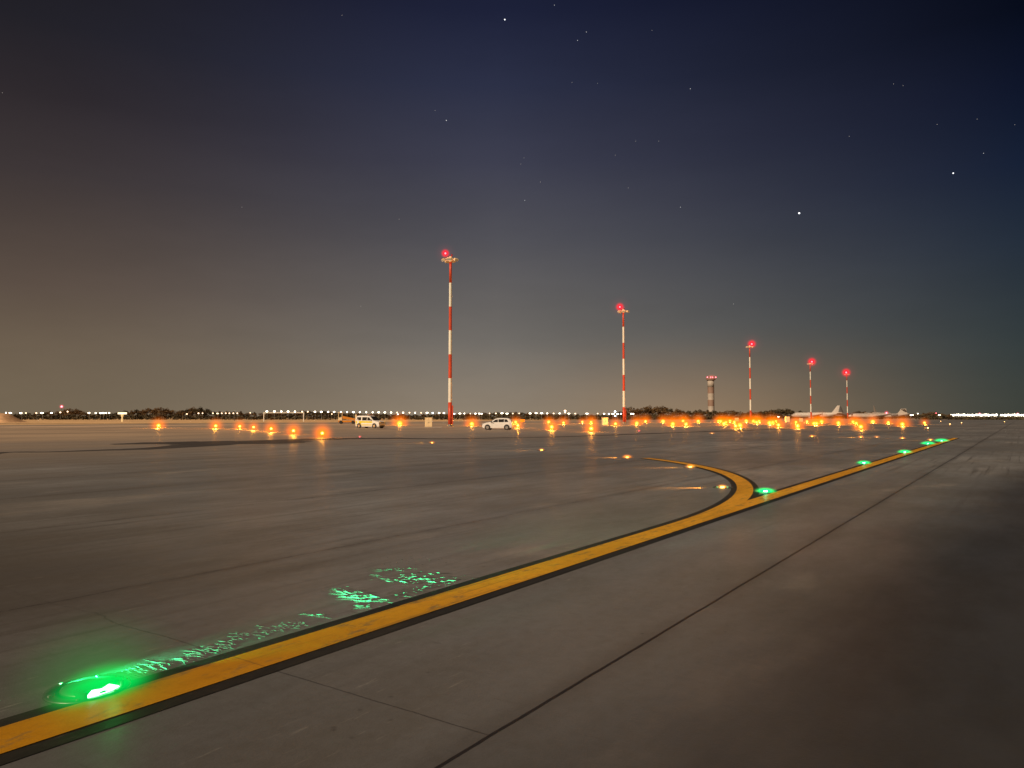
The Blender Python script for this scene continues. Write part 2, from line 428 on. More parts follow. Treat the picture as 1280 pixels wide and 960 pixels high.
# dark asphalt band that crosses the apron farther out
band = [(-60, 578), (0, 566), (60, 565), (120, 563), (200, 560), (300, 553), (400, 549), (480, 548), (560, 548.5), (640, 547), (700, 546), (800, 542.5), (900, 539), (1000, 536)]
half = [.35, .4, .4, .6, 1.1, 2.0, 2.0, 1.3, .7, .6, .6, .8, .9, .9]
cl = [to_uv(at(x, y)) for x, y in band]
def smooth(cl, hw, n=6):
    P_, Q_ = [], []
    for i in range(len(cl)-1):
        p0, p1, p2, p3 = [Vector(cl[max(0, min(len(cl)-1, i+k))]) for k in (-1, 0, 1, 2)]
        for k in range(n):
            s_ = k/n; P_.append(tuple(.5*((2*p1)+(p2-p0)*s_+(2*p0-5*p1+4*p2-p3)*s_*s_+(3*p1-p0-3*p2+p3)*s_**3)))
            Q_.append((hw[i]*(1-s_)+hw[i+1]*s_)*random.uniform(.85, 1.15))
    P_.append(cl[-1]); Q_.append(hw[-1]); return P_, Q_
bp_, bh_ = smooth(cl, half)
strip('asphalt_band', bp_, bh_, .004, M['asphalt'])
b2 = [to_uv(at(x, y)) for x, y in [(140, 555.5), (200, 554), (260, 553.5), (330, 553), (380, 551.5)]]
p2, h2 = smooth(b2, [.4, 2.2, 3.3, 3.0, 1.0])
strip('asphalt_patch', p2, h2, .008, M['asphalt'])
# pale service road along the far side of the stands
sr = [to_uv(at(x, y)) for x, y in [(-200, 535), (0, 534), (300, 531), (560, 530)]]
strip('service_road', sr, 5.5, .004, M['service'])
strip('far_road', [to_uv(at(x, y)) for x, y in [(-200, 529.6), (0, 529.3), (300, 529.2), (700, 528.2), (1000, 526.6)]], 1.6, .008, M['asphalt'])

# low slivers added to make green glints where the skimming light strikes
def in_tri(cx, cy, rx, ry): return cx+random.uniform(-1, 1)*rx, cy+random.uniform(-1, 1)*ry
bm = B()
def sliver(px, py, ln, ang, hgt):
    p = at(px, py); u0, v0 = to_uv(p)
    if 3.95 < v0 < 4.70: return
    a = ang; dx, dy = math.cos(a), math.sin(a); n = 5; prev = None
    bend_ = random.uniform(-.2, .2)
    for i in range(n+1):
        s_ = i/n; k = math.sin(math.pi*min(1, s_*1.0+.02))
        x = p.x+dx*(s_-.5)*ln - dy*bend_*ln*(s_-.5)**2*2; y = p.y+dy*(s_-.5)*ln + dx*bend_*ln*(s_-.5)**2*2
        wd = (.002+.003*k)*random.uniform(.6, 1.3); hh = (1.0 if p.y < 5.9 else 2.3)*hgt*(.15+k)*random.uniform(.6, 1.2)
        cur = [bm.verts.new((x+dy*wd, y-dx*wd, -.001)), bm.verts.new((x, y, hh)), bm.verts.new((x-dy*wd, y+dx*wd, -.001))]
        if prev:
            bm.faces.new((prev[0], cur[0], cur[1], prev[1])); bm.faces.new((prev[1], cur[1], cur[2], prev[2]))
        prev = cur
def patch(n, cx, cy, rx, ry, ang, ln, hg=(.002, .005), slope=0):
    for _ in range(n):
        dx, dy = random.uniform(-1, 1)*rx, random.gauss(0, .45)*ry
        sliver(cx+dx, cy+dy+slope*dx, random.uniform(*ln), ang+random.gauss(0, .22), random.uniform(*hg))
# photo areas: beside the fitting, a thin trail, then the broad patch
patch(230, 200, 838, 52, 10, -.5, (.05, .20), (.002, .005), -.22)
patch(30, 258, 814, 22, 6, -.55, (.02, .07), (.001, .003), -.26)
patch(90, 335, 788, 48, 7, -.25, (.02, .09), (.002, .004), -.2)
patch(60, 262, 812, 30, 7, -.4, (.04, .12), (.002, .004), -.26)
patch(10, 391, 770, 16, 2.5, -.15, (.08, .14), (.003, .005), .05)
patch(120, 447, 744, 32, 6, -.12, (.10, .32), (.002, .006), .22)
patch(130, 492, 748, 44, 8, .0, (.08, .28), (.002, .005), -.20)
patch(60, 500, 726, 34, 5, -.08, (.08, .2), (.002, .005), .04)
patch(40, 490, 712, 30, 3, -.05, (.08, .2), (.002, .005), -.05)
patch(160, 545, 724, 44, 7, -.12, (.10, .34), (.002, .006), .06)
patch(90, 530, 737, 30, 6, .05, (.08, .22), (.002, .005), -.2)
patch(25, 520, 703, 40, 8, 0, (.01, .04), (.001, .003), 0)
o = obj('added_glint_slivers', bm, M['glint_sliver']); tag(o, kind='structure')

# ------------------------------------------------------------------ inset lights
def inset(name, label, loc, face, big, glow_mat, group=None, colour='green'):
    """flush fitting: steel ring, bolts, raised body with a slot and lens facing the local +x side"""
    t_ = thing(name, label, 'ground light', loc, face, group)
    k = 1.0
    bm = B(); lathe(bm, [(.235*k, .001), (.232*k, .010), (.205*k, .013), (.172*k, .011), (.17*k, .004)], 40)
    obj('mounting_ring', bm, M['cast'], t_, True)
    if big:
        for i in range(6):
            a = 2*math.pi*i/6+.2; bm = B(); lathe(bm, [(.011, .010), (.011, .018), (.007, .020)], 8, 0, (.204*math.cos(a), .204*math.sin(a), 0)); obj('bolt', bm, M['steel'], t_)
    bm = B(); rings = []
    for (r, h) in ((.168, .004), (.160, .016), (.135, .028), (.09, .035), (.03, .037)):
        rings.append([(r*math.cos(2*math.pi*i/32)*1.0, r*math.sin(2*math.pi*i/32)*.86, h) for i in range(32)])
    loft(bm, rings); body = obj('housing', bm, M['cast'], t_, True)
    bm = B()
    lens = [(.150, -.105, .010), (.162, -.05, .010), (.166, 0, .010), (.162, .05, .010), (.150, .105, .010)]
    top = [(.138, -.100, .016), (.126, -.060, .037), (.134, -.005, .031), (.124, .05, .040), (.138, .100, .017)]
    if not big: lens, top = [[(x, y*.55, z) for x, y, z in q] for q in (lens, top)]
    a = [bm.verts.new(p) for p in lens]; z = [bm.verts.new(p) for p in top]
    for i in range(4): bm.faces.new((a[i], a[i+1], z[i+1], z[i]))
    obj('lens', bm, glow_mat, body)
    bm = B()
    box(bm, .05, .16, -.125, -.106, .006, .043, 0, .003); box(bm, .05, .16, .106, .125, .006, .043, 0, .003)
    box(bm, .05, .128, -.110, .110, .0405, .046, 0, .002)
    obj('lens_hood', bm, M['cast'], body)
    return t_
# --- the near green one
GREEN = [(110, 858), (957, 613.5), (1080, 578.5), (1131, 565), (1160, 554.5), (1177, 551)]
glabels = ['nearest green inset light, blazing beside the lower left end of the yellow line',
           'green inset light in the fork where the yellow curve leaves the straight line',
           'green inset light beside the straight yellow line, first one beyond the fork',
           'green inset light beside the straight yellow line, second one beyond the fork',
           'green inset light, third beyond the fork, just before the far end of the yellow line',
           'farthest green inset light at the far right tip of the yellow line']
for i, ((px, py), lb) in enumerate(zip(GREEN, glabels)):
    p = at(px, py, .02); p.z = .0
    D_ = p.y
    face = math.atan2(-p.y, -p.x)                     # lens turned to the viewer side of the taxi route
    if i == 0: face += R(34)
    o = inset('green_ground_light', lb, p, face, i == 0, M['e_green'], 'green inset lights along the taxi line')
    if i == 0:
        halo(o, (.15, .0, .03), .26, halo_mat('green bloom near', (.0, .80, .09), .26, 6.5, 2.2, 5), scale=(.9, 1.5, .65))
        halo(o, (.08, .0, .05), .62, halo_mat('green bloom wide', (.0, .5, .07), .62, .42, 2.0, .25), scale=(1, 1, .8))
        inv = Matrix.Rotation(-face, 3, 'Z')
        for px2, py2, e, half_, h_, bl in ((510, 731, 26000, 72, .036, .02), (330, 790, 420, 16, .042, .8), (205, 836, 620, 26, .03, .9)):
            loc = Vector((-.21, -.07, h_))
            wl = p + Matrix.Rotation(face, 3, 'Z') @ loc
            tg = at(px2, py2, 0); hd = Vector((tg.x-wl.x, tg.y-wl.y, 0)).normalized()
            up = R(half_-.95) if e > 3000 else R(4)
            aim = hd*math.cos(up)+Vector((0, 0, math.sin(up)))
            lamp('light_beam', 'SPOT', e, (.05, 1, .34), loc, o, .004, R(half_*2), inv @ aim, bl)
        lamp('light_glow', 'POINT', .38, (.03, 1, .16), (.24, .0, .10), o, .04)
    else:
        r = D_*7/924*(1.5 if i == 1 else 1.0)
        halo(o, (.17, 0, .03), r, halo_mat('green bloom', (.0, .85, .16), r, 7.0 if i == 1 else 7.0, 2.6, 1.5), scale=(1.6, 1.6, .55))
        lamp('light_glow', 'POINT', .7*(D_/16)**1.2, (.05, 1, .35), (.30, 0, .12*(D_/16)**.5), o, .03)

ORANGE = [(903, 608.5, 1, 'orange inset light on the inside of the curve, beside the fork of the yellow line'),
          (863, 583.5, 1, 'orange inset light where the yellow curve narrows into the distance'),
          (784, 571.5, 1, 'orange inset light just left of the far end of the yellow curve'),
          (677, 562.5, .55, 'yellowish inset light with a thin flat streak of light, below the white hatchback'),
          (540, 553.5, .5, 'yellowish inset light with a thin streak, below the tallest mast'),
          (890, 542, .3, 'tiny pale ground light far out, below the banded tower'),
          (1015, 545.5, .6, 'pale orange ground light far out, below the fourth mast from the left'),
          (1076, 546.5, .6, 'orange ground light of the far row, below the T-tailed jet nose'),
          (1096, 546.5, .35, 'faint pinkish ground light in the middle of the far row'),
          (1128, 548, .6, 'orange ground light of the far row under the T-tailed jet tail'),
          (1163, 550, .5, 'pale yellow ground light of the far row, next to the last green light')]
for px, py, k, lb in ORANGE:
    p = at(px, py, .02); p.z = .0; D_ = p.y
    face = math.atan2(-p.y, -p.x)
    o = inset('orange_ground_light', lb, p, face, False, M['e_orange'] if k > .4 else M['e_orange_dim'], 'orange inset lights on the stand curves')
    r = D_*(7.0 if k == 1 else 4.5)/924
    halo(o, (.17, 0, .03), r, halo_mat('orange bloom flat', (1, .26, .02), r, 8*k, 4), scale=(1.3, 1.5, .8))
    inv = Matrix.Rotation(-face, 3, 'Z')
    lamp('light_beam', 'SPOT', 420*k*(D_/17)**1.1, (1, .36, .04), (inv @ Vector((-.27, -.02, 0)))+Vector((0, 0, .06)), o, .02, R(44), inv @ Vector((-1, -.12, .0)), .8)

# ------------------------------------------------------------------ elevated orange lights
t0 = thing('apron_edge_light', 'x', 'edge light', (0, 0, 0), 0, 'orange elevated lights on the apron')
bm = B(); lathe(bm, [(.12, .0), (.12, .012), (.05, .02)], 16); obj('base_plate', bm, M['steel'], t0)
bm = B(); lathe(bm, [(.028, .015), (.024, .10), (.020, .105), (.028, .115), (.028, .24)], 12); obj('stem', bm, M['orange_body'], t0)
bm = B(); lathe(bm, [(.035, .23), (.062, .26), (.066, .29), (.058, .30)], 16); obj('lamp_housing', bm, M['cast'], t0)
bm = B(); lathe(bm, [(.058, .30), (.075, .32), (.078, .36), (.066, .40), (.035, .425), (.008, .432)], 16); obj('lens', bm, M['e_orange'], t0, True)
EDGE = [(402.8, 541.5, 1.35), (366.8, 538.5, 1.1), (338.9, 535.9, 1.0), (317, 534, .7), (299.7, 533, .8), (269.7, 532.4, .9), (198.2, 532, 1.0),
        (499.6, 529.4, 1.3), (589.8, 530, 1.1), (644.6, 527.8, .7), (647.3, 532, .8), (685.9, 527.5, .7), (689.6, 533.8, 1.1), (704.4, 528.5, .8),
        (728, 527.5, .5), (738.9, 527.8, .9), (739, 535.8, 1.2), (769.4, 529.8, .8), (796, 529, 1.0), (806.9, 526.8, .8), (828.8, 526.8, .8),
        (841, 530, 1.3), (853.8, 526.3, .9), (857.5, 530.3, 1.0), (872.8, 526.7, .9),
        (898, 526.4, .7), (901, 526.6, .7), (905, 529.7, 1.1), (907.5, 528, .9), (912.5, 526.3, .6), (917.8, 527.5, .8), (919.5, 532.5, .7), (925, 531.8, 1.1),
        (932.8, 526.3, .9), (941.9, 526.6, .8), (945.6, 527.8, 1.0), (949, 526.6, .8), (961.9, 528.8, 1.0), (966, 528, .9), (970, 526.4, .5), (973, 531.3, 1.1),
        (995, 527.8, .8), (997, 532.5, 1.1), (1008.8, 526.9, .5), (1017.5, 529.4, 1.1), (1020.6, 529.4, 1.0), (1026.9, 527.2, 1.1), (1048, 528.8, 1.2),
        (1066.3, 527.3, .8), (1070.3, 529, 1.0), (1076, 533.5, 1.1), (1091, 527.4, .9), (1110.4, 528.1, .8), (1128, 530.3, 1.2), (1155.6, 528.4, .5),
        (1159.8, 534.8, .2), (1187.5, 530, .2), (1201.9, 528.4, .15), (1255.6, 527, .12), (1175.9, 526.5, .2)]
elab = ['rightmost and brightest of the row of seven orange edge lights at left', 'second from the right in the row of seven orange edge lights at left',
        'third from the right in the row of seven orange edge lights at left', 'fourth from the right in the row of seven orange edge lights at left',
        'fifth from the right in the row of seven orange edge lights at left', 'sixth from the right in the row of seven orange edge lights at left',
        'leftmost orange edge light, alone at the far left of the apron', 'single bright orange edge light between the van and the tallest mast',
        'bright orange edge light between the tallest mast and the white hatchback', 'upper one of two orange edge lights behind the hatchback tail',
        'lower one of two orange edge lights behind the hatchback tail', 'smaller upper one of the orange pair halfway from hatchback to second mast',
        'bright lower one of the orange pair halfway from hatchback to second mast', 'orange edge light alone between the orange pair and the pale cream cabinet',
        'small pale edge light left of the two stacked orange lights', 'upper one of two orange edge lights stacked left of the second cabinet',
        'lower, brighter one of two orange edge lights stacked left of the second cabinet', 'orange edge light between the second cabinet and the second mast',
        'first orange edge light to the right of the second mast', 'second orange edge light to the right of the second mast, a bit higher']
p_used = False
for i, (px, py, k) in enumerate(EDGE):
    p = at(px, py, .36)
    if p.y > 330: p = far(px, py, 330)
    p.z = 0
    lb = elab[i] if i < len(elab) else ('faint small pale light far out on the dark right side of the apron' if k < .3 else 'orange edge light in the crowded cluster of lamps between the second mast and the jets')
    grp = None if i < len(elab) else ('faint far lights at right' if k < .3 else 'clustered orange edge lights')
    o = dup(t0, p, 0, lb, grp or 'orange elevated lights on the apron')
    D_ = p.y
    if k < .3:
        for c_ in kids(o):
            if c_.name.startswith('lens'):
                c_.material_slots[0].link = 'OBJECT'; c_.material_slots[0].material = M['e_orange_dim']
        continue
    r = D_*17*k**.6/924
    halo(o, (0, 0, .36), r, halo_mat('orange bloom', (1, .17, .0), r, 5.6*round(k, 1), 3.6, 2.0*round(k, 1)))
    rc = D_*random.uniform(2.6, 3.8)*k**.6/924
    halo(o, (0, 0, .36), rc, halo_mat('orange lamp core bloom', (1, .50, .04), rc, 7, 1.6))
    lamp('light_glow', 'POINT', min(4000, (200 if D_ < 70 else 330)*k*(D_/60)**1.8), (1, .34, .03), (0, -.12, .75), o, .08)
CH.pop(t0.name, None)
for c_ in kids(t0): bpy.data.objects.remove(c_)
bpy.data.objects.remove(t0)

# red ground lights
for px, py, lb in ((449.8, 546, 'small red stop light on the ground in front of the van'), (798.8, 538.8, 'small pinkish red ground light below and right of the second mast')):
    p = at(px, py, .04); p.z = 0
    o = inset('red_ground_light', lb, p, math.atan2(-p.y, -p.x), False, M['e_red'])
    halo(o, (0, 0, .06), p.y*3.5/924, halo_mat('red bloom', (1, .08, .06), p.y*3.5/924, 2.2, 2.5), scale=(1, 1, .6))
    lamp('light_beam', 'SPOT', 60, (1, .15, .08), (0, 0, .07), o, .03, R(30), Matrix.Rotation(-o.rotation_euler.z, 3, 'Z') @ Vector((-1, -.1, 0)), .8)

# ------------------------------------------------------------------ floodlight masts
MH = 29.0
def mast(label, px, py_top, side_, lean=0):
    D_ = (MH-H)*924/(521-py_top)*1.0
    p = far(px, 521, D_); p.z = 0
    t_ = thing('floodlight_mast', label, 'light mast', p, 0, 'red and white floodlight masts')
    bm = B(); nb = 7; rad = lambda z: .34-.12*z/MH
    for i in range(nb):
        z0, z1 = MH*i/nb, MH*(i+1)/nb
        lathe(bm, [(rad(z0), z0+.0), (rad(z1), z1)], 16, 0 if i % 2 == 0 else 1, cap=(i in (0, nb-1)))
    obj('pole', bm, [M['mast_red'], M['mast_white']], t_, True)
    bm = B(); lathe(bm, [(.62, 0), (.62, .10), (.40, .12), (.38, .35)], 16)
    for i in range(8):
        a = 2*math.pi*i/8; tube(bm, (.54*math.cos(a), .54*math.sin(a), .08), (.54*math.cos(a), .54*math.sin(a), .22), .03)
    obj('base_flange', bm, M['steel'], t_)
    bm = B(); box(bm, .355, .55, -.16, .16, .36, 3.6, 0, .03); obj('winch_box', bm, M['mast_red'], t_)
    bm = B()
    for i in range(16):
        a, b_ = 2*math.pi*i/16, 2*math.pi*(i+1)/16
        tube(bm, (1.15*math.cos(a), 1.15*math.sin(a), MH-.1), (1.15*math.cos(b_), 1.15*math.sin(b_), MH-.1), .05, seg=6)
    for i in range(4):
        a = math.pi/4+math.pi/2*i; tube(bm, (.2*math.cos(a), .2*math.sin(a), MH-.3), (1.15*math.cos(a), 1.15*math.sin(a), MH-.1), .045, seg=6)
    lathe(bm, [(.30, MH-.45), (.34, MH+.25), (.2, MH+.45), (.05, MH+.5)], 16)
    obj('head_frame', bm, M['cream'], t_)
    for a, dz in ((-150, -.15), (-95, -.1), (-45, -.15), (75, .1), (120, .0)):
        bm = B(); box(bm, -.38, .38, -.12, .28, -.22, .22, 0, .04)
        tube(bm, (0, -.1, -.1), (0, -.35, 0), .05)
        f = obj('floodlight', bm, M['cream'], t_)
        f.location = (1.35*math.cos(R(a)), 1.35*math.sin(R(a)), MH-.1+dz); f.rotation_euler = (R(-35), 0, R(a-90))
        bm = B(); box(bm, -.33, .33, .285, .295, -.18, .18); obj('glass', bm, M['headlamp'], f)
    x = .9*side_
    bm = B(); tube(bm, (x*.2, 0, MH+.2), (x, -.1, MH+.55), .04); tube(bm, (x, -.1, MH+.5), (x, -.1, MH+.75), .05)
    lathe(bm, [(.16, MH+.72), (.16, MH+.80)], 12, 0, (x, -.1, 0)); br = obj('beacon_bracket', bm, M['steel'], t_)
    bm = B(); sphere(bm, (x, -.1, MH+1.0), .17*max(1, D_/150), 3); obj('obstruction_light', bm, M['e_red'], t_, True)
    bm = B(); lathe(bm, [(.10, MH+.45), (.10, MH+.85), (.03, MH+.9)], 10, 0, (-x*.25, 0, 0)); obj('spare_light', bm, M['red_lens'], t_)
    r = D_*7.0/924
    halo(t_, (x, -.1, MH+1.0), r, halo_mat('red mast bloom', (1, .004, .022), r, 7, 2.4, 4.0))
    halo(t_, (x, -.1, MH+1.0), r*2.4, halo_mat('red mast bloom wide', (1, .04, .08), r*2.4, .10, 2))
    lamp('light_glow', 'POINT', 90, (1, .05, .1), (x, -.8, MH+1.0), t_, .1)
    return t_, p, D_
masts = [('tallest and nearest red and white mast, standing left of the white hatchback', 562.5, 322.5, -1),
         ('second red and white mast from the left, with a cream cabinet to its left', 780, 388, -1),
         ('third mast from the left, just right of the banded tower', 938.3, 433, .9),
         ('fourth mast from the left, standing in front of the white jet', 1013.8, 454.5, 1),
         ('shortest and farthest mast on the right, in front of the T-tailed jet', 1059.5, 467.5, -.4)]
for m_ in masts: mast(*m_)

# ------------------------------------------------------------------ cabinets
def cabinet(label, px, py, wpx, hpx, name='equipment_cabinet', pallet=False):
    p = at(px, py); D_ = p.y; w_, h_ = wpx/924*D_, hpx/924*D_
    t_ = thing(name, label, 'cabinet', p, R(8), 'cream cabinets beside the masts')
    bm = B(); box(bm, -w_/2, w_/2, 0, w_*.6, .12, h_, 0, .02); box(bm, -w_/2-.04, w_/2+.04, -.04, w_*.6+.04, h_, h_+.05, 0, .01); obj('body', bm, M['cream'], t_)
    for s_ in (-1, 1):
        bm = B(); x0, x1 = sorted((s_*.015, s_*(w_/2-.04))); box(bm, x0, x1, -.022, -.002, .2, h_-.08, 0, .006); dr = obj('door', bm, M['cream'], t_)
        bm = B(); box(bm, s_*.05-.012, s_*.05+.012, -.05, -.024, h_*.5, h_*.5+.12); obj('handle', bm, M['plastic'], dr)
    bm = B(); box(bm, -w_/2-.06, w_/2+(1.5 if pallet else .06), -.06, w_*.6+.06, .0, .118, 0, .01); obj('plinth', bm, M['concrete_block'], t_)
cabinet('tallish cream cabinet with a low slab at its side, left of the tallest mast', 535.8, 534.6, 9, 12.4, pallet=True)
cabinet('cream cabinet standing left of the second mast', 756.8, 532, 7.2, 9.8)
cabinet('small cream cabinet in the glow between the third and fourth masts', 985, 528, 5, 7.2)
cabinet('very small cream cabinet just left of the fourth mast', 1002, 527.5, 3.8, 4.5)
cabinet('small yellowish cabinet left of the third mast', 921.5, 527, 4.2, 4.5)
p = at(653, 529.5)
t_ = thing('orange_sign_board', 'small orange board on two legs behind the hatchback tail', 'sign', p, 0)
bm = B(); box(bm, -.55, .55, -.02, .02, .35, 1.05, 0, .01); obj('panel', bm, M['orange_body'], t_)
for s_ in (-1, 1):
    bm = B(); tube(bm, (s_*.42, .03, 0), (s_*.42, .03, .9), .03); obj('leg', bm, M['steel'], t_)

# ------------------------------------------------------------------ road vehicles
def vehicle(name, label, cat, loc, rz, st, wb, wr, belt, wheels, wr_, windows, shield, rearpane, extra=None, lamps=None, scale=1):
    """st: stations (x, bottom, top); the body tucks in above the belt line"""
    t_ = thing(name, label, cat, loc, rz)
    bm = B(); rings = []; zr = max(s_[2] for s_ in st)
    def hw(z, x):
        nose = 1-.10*max(0, (abs(x)/st[-1][0])-.75)/.25
        if z <= belt: return wb*nose*(1-.06*max(0, (belt-.45-z))/.4)
        return (wb+(wr-wb)*(z-belt)/(zr-belt))*nose
    for x, zb, zt in st:
        zs = [zb, zb+(min(zt, belt)-zb)*.45, min(zt, belt)-.02, min(zt, belt)+.0 if zt <= belt else belt+(zt-belt)*.55]
        r = []
        for z in zs: r.append((x, hw(z, x), z))
        r.append((x, hw(zt, x)-.05, zt-.03 if zt > belt else zt+.01)); r.append((x, hw(zt, x)*.72, zt+.03))
        ring_ = r + [(a, -b_, c_) for a, b_, c_ in reversed(r)]
        rings.append(ring_)
    loft(bm, rings); body = obj('body', bm, M['white'], t_, False)
    def pane(pts, nm, mat, par=t_, off=.008):
        for s_ in (1, -1):
            bm = B(); poly(bm, [(x, s_*(hw(z, x)+off), z) for x, z in pts], (0, s_*.006, 0)); obj(nm, bm, mat, par)
    for wd in windows: pane(wd, 'side_window', M['glass'])
    for nm, q_ in (('windscreen', shield), ('rear_window', rearpane)):
        (xa, za), (xb, zb) = q_
        nx, nz = (zb-za), -(xb-xa); l_ = math.hypot(nx, nz); nx, nz = nx/l_, nz/l_
        if nz < 0: nx, nz = -nx, -nz
        bm = B(); poly(bm, [(xa+nx*.045, hw(za, xa)*.86, za+nz*.045), (xb+nx*.045, hw(zb, xb)*.84, zb+nz*.045), (xb+nx*.045, -hw(zb, xb)*.84, zb+nz*.045), (xa+nx*.045, -hw(za, xa)*.86, za+nz*.045)], (nx*.01, 0, nz*.01))
        obj(nm, bm, M['glass'], t_)
    for x in wheels:
        for s_ in (1, -1):
            bm = B(); lathe(bm, [(wr_*1.22, -.012), (wr_*1.22, .012)], 24, 0, (x, s_*(wb+.0), wr_+.03), 'y'); obj('wheel_arch', bm, M['plastic'], t_)
            wh = bpy.data.objects.new('wheel', None); C.objects.link(wh); wh.parent = t_; wh.location = (x, s_*(wb-.07), wr_)
            bm = B(); lathe(bm, [(wr_*.62, -.10), (wr_*.93, -.11), (wr_, -.07), (wr_, .07), (wr_*.93, .11), (wr_*.62, .10)], 28, 0, (0, 0, 0), 'y', False); obj('tyre', bm, M['rubber'], wh, True)
            bm = B(); lathe(bm, [(.05, s_*.07), (wr_*.15, s_*.105), (wr_*.5, s_*.085), (wr_*.64, s_*.10)], 20, 0, (0, 0, 0), 'y'); obj('rim', bm, M['rim'], wh)
    xf, xr = st[-1][0], st[0][0]
    for s_ in (1, -1):
        bm = B(); box(bm, xf-.17, xf+.005, s_*wb*.62-.16, s_*wb*.62+.16, belt-.28, belt-.12, 0, .03); obj('headlight', bm, M['headlamp'], t_)
        bm = B(); box(bm, xr-.012, xr+.1, s_*(wb*.80)-.07, s_*(wb*.80)+.07, belt-.25, belt+.08, 0, .02); obj('tail_light', bm, M['red_lens'], t_)
        bm = B(); mx = shield[0][0]-.25; y0, y1 = sorted((s_*(wb-.02), s_*(wb+.18))); box(bm, mx-.05, mx+.09, y0, y1, belt+.03, belt+.19, 0, .03); obj('mirror', bm, M['plastic'], t_)
        pts = [(shield[0][0]-.42, belt-.12), (shield[0][0]-.60, belt-.12), (shield[0][0]-.60, belt-.09), (shield[0][0]-.42, belt-.09)]
        bm = B(); poly(bm, [(x, s_*(hw(z, x)+.004), z) for x, z in pts], (0, s_*.03, 0)); obj('door_handle', bm, M['plastic'], t_)
    bm = B(); box(bm, xf-.05, xf+.014, -wb*.40, wb*.40, belt-.27, belt-.16, 0, .01); obj('grille', bm, M['plastic'], t_)
    bm = B(); box(bm, xf-.05, xf+.022, -wb*.62, wb*.62, .24, .42, 0, .02); obj('bumper_intake', bm, M['plastic'], t_)
    bm = B(); box(bm, xf+.018, xf+.030, -.26, .26, .44, .55, 0, .004); obj('number_plate', bm, M['cream'], t_)
    if extra: extra(t_, pane, hw)
    return t_
def van_extra(t_, pane, hw):
    pane([(-2.05, .45), (-1.85, .55), (-1.85, 1.05), (-2.05, 1.05)], 'yellow_stripe', M['yellow_body'], off=.004)
    pane([(-1.84, .72), (-1.0, .60), (-1.0, 1.05), (-1.84, 1.05)], 'yellow_stripe', M['yellow_body'], off=.004)
    pane([(-.98, .42), (.85, .42), (1.02, 1.00), (-.98, 1.04)], 'yellow_stripe', M['yellow_body'], off=.004)
    for s_ in (1, -1):
        bm = B(); tube(bm, (-1.7, s_*.62, 1.89), (.2, s_*.62, 1.89), .02)
        for x in (-1.7, -.7, .2): tube(bm, (x, s_*.62, 1.80), (x, s_*.62, 1.89), .02)
        obj('roof_rail', bm, M['plastic'], t_)
    bm = B(); box(bm, -.25, .05, -.45, .45, 1.87, 1.97, 0, .03); obj('light_bar', bm, M['orange_body'], t_)
vst = [(-2.15, .42, .95), (-2.13, .30, 1.30), (-2.05, .27, 1.72), (-1.7, .25, 1.80), (-.8, .24, 1.82), (.1, .24, 1.80), (.45, .24, 1.70), (.8, .24, 1.42), (1.12, .24, 1.12), (1.6, .24, 1.02), (1.95, .25, .94), (2.12, .28, .80), (2.17, .34, .56)]
vp = at(463, 535.2); vp.z = .0
vehicle('service_van', 'white service van with yellow sides and roof bar, parked nose to the right', 'van', vp, R(-28), vst, .86, .74, 1.08, (-1.4, 1.38), .32,
        [[(-1.9, 1.14), (-1.05, 1.14), (-1.05, 1.60), (-1.82, 1.60)], [(-.85, 1.14), (.0, 1.12), (.0, 1.60), (-.85, 1.60)], [(.1, 1.12), (.82, 1.12), (.45, 1.56), (.1, 1.60)]],
        ((1.10, 1.14), (.45, 1.68)), ((-2.14, 1.12), (-2.06, 1.62)), van_extra)
hst = [(-1.88, .42, .82), (-1.86, .30, 1.02), (-1.72, .26, 1.26), (-1.45, .24, 1.42), (-.8, .23, 1.48), (-.1, .23, 1.46), (.3, .23, 1.36), (.62, .23, 1.16), (.98, .23, .96), (1.5, .23, .86), (1.78, .25, .76), (1.88, .30, .62), (1.92, .36, .50)]
hp = at(622.5, 537.2); hp.z = .0
vehicle('hatchback_car', 'white hatchback parked side-on, nose to the left, right of the tallest mast', 'car', hp, R(172), hst, .82, .66, .92, (-1.24, 1.22), .30,
        [[(-1.45, 1.0), (-.95, .98), (-.95, 1.34), (-1.28, 1.32)], [(-.88, .98), (-.18, .97), (-.18, 1.34), (-.88, 1.36)], [(-.10, .97), (.62, .96), (.22, 1.28), (-.10, 1.33)]],
        ((.96, .97), (.30, 1.36)), ((-1.80, 1.06), (-1.50, 1.38)))

# belt loader behind the van
p = at(434, 529.8); p.z = 0; k = p.y/190
t_ = thing('belt_loader', 'orange belt loader with a slanted conveyor, left of the white van', 'belt loader', p, R(8))
bm = B(); box(bm, -2.0, 1.9, -.8, .8, .35, .75, 0, .04); obj('chassis', bm, M['orange_body'], t_)
bm = B(); box(bm, -2.0, -1.1, -.75, .3, .76, 1.5, 0, .05); obj('operator_station', bm, M['cream'], t_)
for x in (-1.95, -1.15):
    bm = B(); tube(bm, (x, -.7, 1.45), (x+.05, -.7, 2.55), .07); obj('canopy_post', bm, M['cream'], t_)
bm = B(); box(bm, -2.15, -.95, -.85, .4, 2.55, 2.72, 0, .04); obj('canopy', bm, M['cream'], t_)
bm = B(); poly(bm, [(-1.0, -.75, 1.85), (2.2, -.75, 1.15), (2.2, -.75, .80), (-1.0, -.75, 1.2)], (0, 1.3, 0)); obj('conveyor', bm, M['orange_body'], t_)
bm = B(); box(bm, 1.85, 2.25, -.78, -.5, .7, 2.2, 0, .04); obj('rail_post', bm, M['cream'], t_)
